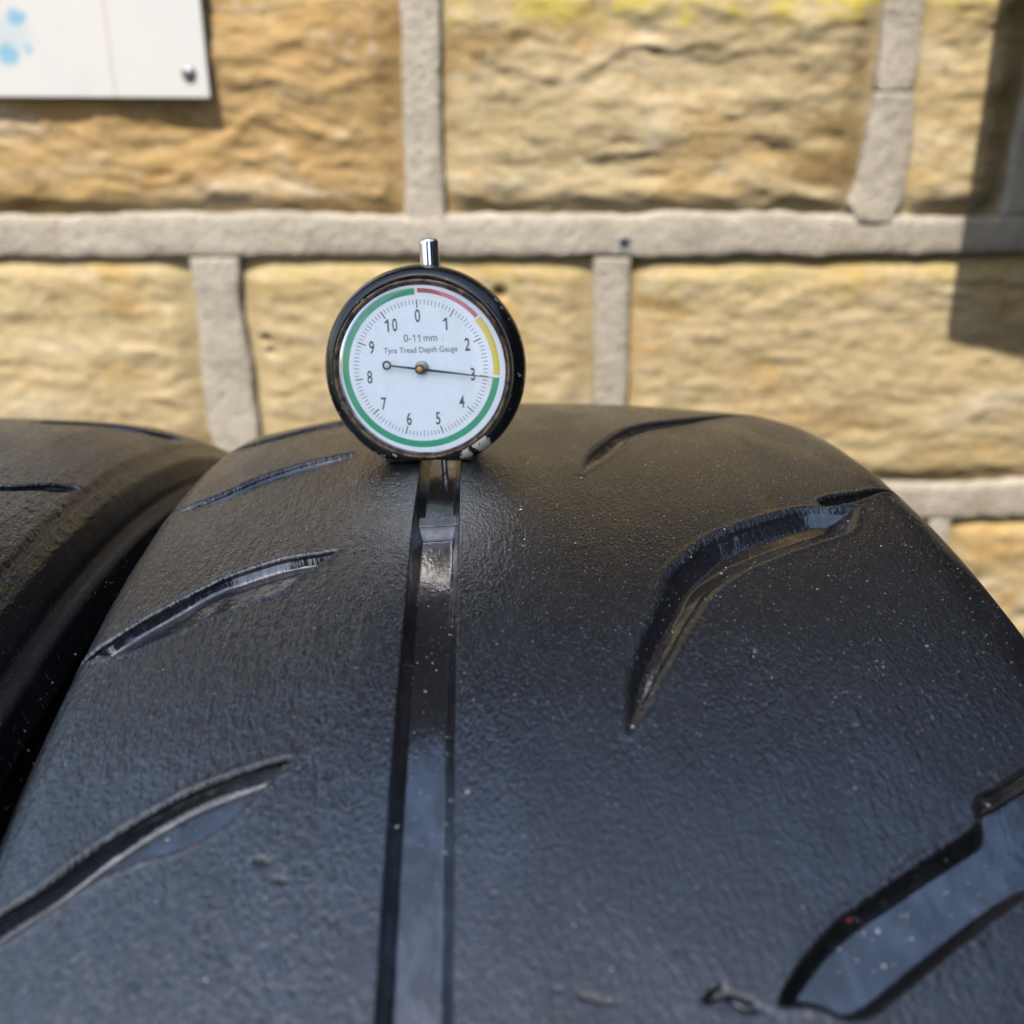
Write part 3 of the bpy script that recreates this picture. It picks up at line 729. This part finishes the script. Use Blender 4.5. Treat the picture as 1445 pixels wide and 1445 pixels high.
disc_lathe('washer', [(0.01, -0.05), (1.25, -0.05), (1.3, 0.1), (1.3, 0.35)], plain('grey_washer', (0.30, 0.29, 0.28), 0.45, 0.5, nscale=900), needle, 32, centre=(DC[0]+0.25, NY+0.22, DC[1]+0.25))
disc_lathe('hub', [(0.9, 0.1), (0.9, -0.35), (0.75, -0.5), (0.55, -0.5)], plain('dark_boss', (0.05, 0.04, 0.035), 0.4, 0.6, nscale=900), needle, 32, centre=(DC[0], NY, DC[1]))
disc_lathe('hub_pin', [(0.56, -0.3), (0.56, -0.55), (0.4, -0.65), (0.01, -0.68)], plain('brass_pin', (0.62, 0.33, 0.10), 0.35, 0.9, nscale=900), needle, 24, centre=(DC[0], NY, DC[1]))
# clear cover
def lens_mat():
    m = NT('clear_plastic_cover'); ob = m.obj()
    tr = m.n('ShaderNodeBsdfTransparent'); gl = m.n('ShaderNodeBsdfGlossy')
    n = m.noise(ob, 260, 4, 0.6)
    tr.inputs[0].default_value = (0.97, 0.98, 0.975, 1)
    gl.inputs['Roughness'].default_value = 0.06
    fr = m.n('ShaderNodeFresnel'); fr.inputs['IOR'].default_value = 1.45
    m.l(m.bump(n, 0.00005, 0.15), gl.inputs['Normal'])
    mx = m.n('ShaderNodeMixShader'); m.l(fr.outputs[0], mx.inputs[0]); m.l(tr.outputs[0], mx.inputs[1]); m.l(gl.outputs[0], mx.inputs[2])
    # pale veil painted over the plastic for glare, patchy like a dust film
    df = m.n('ShaderNodeBsdfDiffuse'); df.inputs[0].default_value = (0.8, 0.8, 0.78, 1)
    m2 = m.n('ShaderNodeMixShader'); m.l(m.ramp(m.noise(ob, 90, 5, 0.65), 0.35, 0.75, 0.02, 0.13), m2.inputs[0]); m.l(mx.outputs[0], m2.inputs[1]); m.l(df.outputs[0], m2.inputs[2])
    m.l(m2.outputs[0], m.out.inputs['Surface']); return m.m
def lens():
    prof = [(0.01, -1.75), (6, -1.7), (11, -1.58), (13.8, -1.42), (14.9, -1.25), (15.6, -0.9), (16.0, -0.45), (16.1, 0.1)]
    a = np.linspace(0, 2*math.pi, 128, endpoint=False); V = []; F = []
    for (r, y) in prof: V.append(np.stack([r*np.cos(a), np.full(128, y), ZC+r*np.sin(a)], -1))
    for k in range(len(prof)-1):
        for i in range(128): F.append((k*128+i, k*128+(i+1) % 128, (k+1)*128+(i+1) % 128, (k+1)*128+i))
    return mesh_np('cover', np.array(V).reshape(-1, 3), F, lens_mat(), gauge, True)
lens()

# ------------------------------------------------------------------ grit and dust on the tread
def surf_near(th, v):
    i = np.interp(v, PV[60:-60], np.arange(60, len(PV)-60)); r = np.interp(i, np.arange(len(PR)), PR)
    S = np.array([[th*KS], [th*KS+0.01]]); d = near_depth(S, np.array([[v, v+0.01], [v, v+0.01]]))[0, 0] if False else 0
    return r
def scatter(name, items, mat, seed, label, cat):
    """items: arrays th, v, size, stretch"""
    rng = np.random.default_rng(seed)
    th, v, sz = items; n = len(th)
    # surface height from the same depth function, evaluated on a 1-row sheet per chunk
    d = np.zeros(n)
    order = np.argsort(v)
    for i in range(n):
        pass
    d = depth_lookup(th, v)
    r = np.interp(v, PV[60:-60], PR[60:-60])-d+sz*0.25
    t = np.radians(th)
    octa = np.array([(1, 0, 0), (0, 1, 0), (-1, 0, 0), (0, -1, 0), (0, 0, 0.8), (0, 0, -0.8)], float)
    of = np.array([(0, 1, 4), (1, 2, 4), (2, 3, 4), (3, 0, 4), (1, 0, 5), (2, 1, 5), (3, 2, 5), (0, 3, 5)])
    ang = rng.uniform(0, 2*np.pi, n); st = rng.uniform(0.55, 1.5, n)
    jit = rng.uniform(0.7, 1.3, (n, 6, 3))
    P = octa[None]*jit*sz[:, None, None]*0.5
    P[:, :, 0] *= st[:, None]
    x = P[:, :, 0]*np.cos(ang)[:, None]-P[:, :, 1]*np.sin(ang)[:, None]; y = P[:, :, 0]*np.sin(ang)[:, None]+P[:, :, 1]*np.cos(ang)[:, None]; z = P[:, :, 2]*0.7
    X = v[:, None]+x; ct, s_ = np.cos(t)[:, None], np.sin(t)[:, None]
    Y = r[:, None]*s_+y*ct+z*s_; Z = r[:, None]*ct-y*s_+z*ct
    Vv = np.stack([X, Y, Z], -1).reshape(-1, 3); Fv = (of[None]+6*np.arange(n)[:, None, None]).reshape(-1, 3)
    o = mesh_np(name, Vv, Fv, mat, None, False)
    o.location = near.location; o.rotation_euler = near.rotation_euler
    return tag(o, label, cat, kind='stuff')
_ths = np.arange(-21, 16, 0.05); _vs = np.arange(-72, 86, 0.3)
_D = near_depth((_ths*KS)[:, None]+0*_vs[None, :], _vs[None, :]+0*_ths[:, None])
def depth_lookup(th, v):
    i = np.clip(((th+21)/0.05).round().astype(int), 0, len(_ths)-1); j = np.clip(((v+72)/0.3).round().astype(int), 0, len(_vs)-1)
    return _D[i, j]
rng = np.random.default_rng(21)
N = 15000
th = rng.uniform(-20, 14, N); v = rng.uniform(-68, 82, N)
p = 0.25+0.75*sstep(-20, 10, v)*sstep(-18, -8, th)+0.3*fbm(th*0.2, v*0.06, 77, 3)
keep = rng.random(N) < p
th, v = th[keep], v[keep]
sz = 0.07+0.13*rng.random(len(th))**3+0.2*(rng.random(len(th)) < 0.008)
M_GRIT = plain('pale_grit', (0.50, 0.48, 0.45), 0.8, 0, 0.3, 2500, 0.4)
scatter('dust_grit', (th, v, sz), M_GRIT, 1, 'pale dust and grit specks scattered over the worn tread', 'grit')
big = [(-14.27, -44.4, .75), (-14.56, -15.6, .9), (-1.96, 2.56, .9), (-4.0, 2.7, .45), (0.67, 14.65, .6), (-13.97, -8.9, .45), (-17.96, -35.2, .55), (-14.01, -6.75, .5), (-14.02, 41.8, .4), (-14.17, 59.4, .6), (-17.66, 34.8, .55), (-17.27, 39.9, .6), (-18.02, 39.4, .5), (-8.98, 61.4, .6),
       (-9.0, -12.0, .45), (-9.3, -11.4, .4), (-10.1, -12.9, .5), (-5.6, -11.4, .35), (-6.4, -13.1, .3), (-12.2, 15.0, .45), (-4.9, 36.0, .45), (-5.3, 34.7, .4), (-16.3, -30, .35), (-18.2, 8.6, .5), (-17.3, 5, .35), (-17.0, 31, .3), (-11.2, -6.0, .35), (-17.9, 36.5, .35), (-16.9, 44, .35)]
rg_ = np.random.default_rng(8)
big += [(a, v_, z) for a, v_, z in zip(rg_.uniform(-19, -2, 26), rg_.uniform(-14.8, -9.8, 26), rg_.uniform(0.16, 0.34, 26))]
big += [(a, -15.4*0-14.9 if k % 2 else -9.6, z) for k, (a, z) in enumerate(zip(rg_.uniform(-19, -4, 20), rg_.uniform(0.15, 0.36, 20)))]
big += [(-17.0-t*1.2+rg_.uniform(-.5, .5), 45-t*12+rg_.uniform(-3, 3), rg_.uniform(0.16, 0.34)) for t in rg_.uniform(-0.6, 1, 22)]
b_ = np.array(big); scatter('grit_grains', (b_[:, 0], b_[:, 1], b_[:, 2]*0.82), plain('white_grit', (0.60, 0.58, 0.53), 0.7, 0, 0.3, 2500, 0.2), 2, 'larger white grit grains lying on the tread and in the grooves', 'grit')
b_ = np.array([(-14.9, -40.0, .5), (-10.58, 21.8, .45), (-17.2, 36.2, .5)]); scatter('red_grit', (b_[:, 0], b_[:, 1], b_[:, 2]), plain('red_grit', (0.36, 0.06, 0.045), 0.7, 0, 0.3, 2500, 0.2), 3, 'tiny red specks lying on the tread', 'grit')

# ------------------------------------------------------------------ unseen plate added above the picture to cast the shadow on the wall
sun_dir = -to_sun
def up_sun(x, z, dy):            # point dy mm in front of the wall face that shades wall point (x, z)
    k = dy/sun_dir.y; return x-sun_dir.x*k, YW-6-dy, z-sun_dir.z*k
DYS = 120.0
cs = [up_sun(259, 243, DYS), up_sun(404, 205, DYS), up_sun(404, 700, DYS), up_sun(250, 700, DYS)]
shade_plate = empty('shadow_plate', W(*cs[0])); tag(shade_plate, 'unseen dark plate added on brackets to cast the shadow at the right', 'shade_plate')
ox, oy, oz = cs[0]
V = [(x-ox, y-oy, z-oz) for x, y, z in cs]+[(x-ox, y-oy-6, z-oz) for x, y, z in cs]
M_PLATE = plain('black_plate_paint', (0.03, 0.03, 0.032), 0.5, nscale=60)
mesh_np('plate', V, [(0, 1, 2, 3), (7, 6, 5, 4), (0, 4, 5, 1), (1, 5, 6, 2), (2, 6, 7, 3), (3, 7, 4, 0)], M_PLATE, shade_plate, False)
for dz in (120, 420):
    bm_obj('bracket', box_bm(100, 112, 0.5, DYS-2, dz, dz+12, 1), M_PLATE, shade_plate)

# ------------------------------------------------------------------ unseen dark boards added above the picture to darken the tyre's reflections
M_MATT = plain('matt_black_blocker', (0.018, 0.018, 0.019), 0.95, 0, 0.05, 40)
refl = empty('reflection_boards', W(0, YW, 567)); tag(refl, 'unseen black boards added above the stones to darken the tyre reflections', 'reflection_boards')
for k in range(5): bm_obj('board', box_bm(-640, 660, -6, 50, k*121+2, k*121+120, 2), M_MATT, refl)

baf = empty('baffle', W(366, 30, -R0)); tag(baf, 'dark boarded partition added unseen beyond the right edge to block sky light', 'baffle')  # added out of view to keep sky light off the shadowed wall
for k in range(4): bm_obj('board', box_bm(0, 22, -390+k*197+1, -390+(k+1)*197-1, 0, 960, 2), M_MATT, baf)
for k in range(2): bm_obj('baffle_board', box_bm(-266+k*131+1, -266+(k+1)*131-1, -408, -392, 0, 1080, 2), M_MATT, baf)  # front leg of the added boards, also there to block sky

# ------------------------------------------------------------------ tall narrow board added unseen behind the camera to keep sun off the tyres
scr_ = empty('sunshade_board', W(-360, -900, -R0)); tag(scr_, 'tall narrow dark board added unseen behind the camera to shade the tyres', 'sunshade')
bm_obj('board', box_bm(-205, 215, -9, 9, 20, 2395, 2), M_MATT, scr_)
for x in (-170, 180): bm_obj('leg', box_bm(x-20, x+20, -260, 260, 0, 40, 2), M_MATT, scr_)
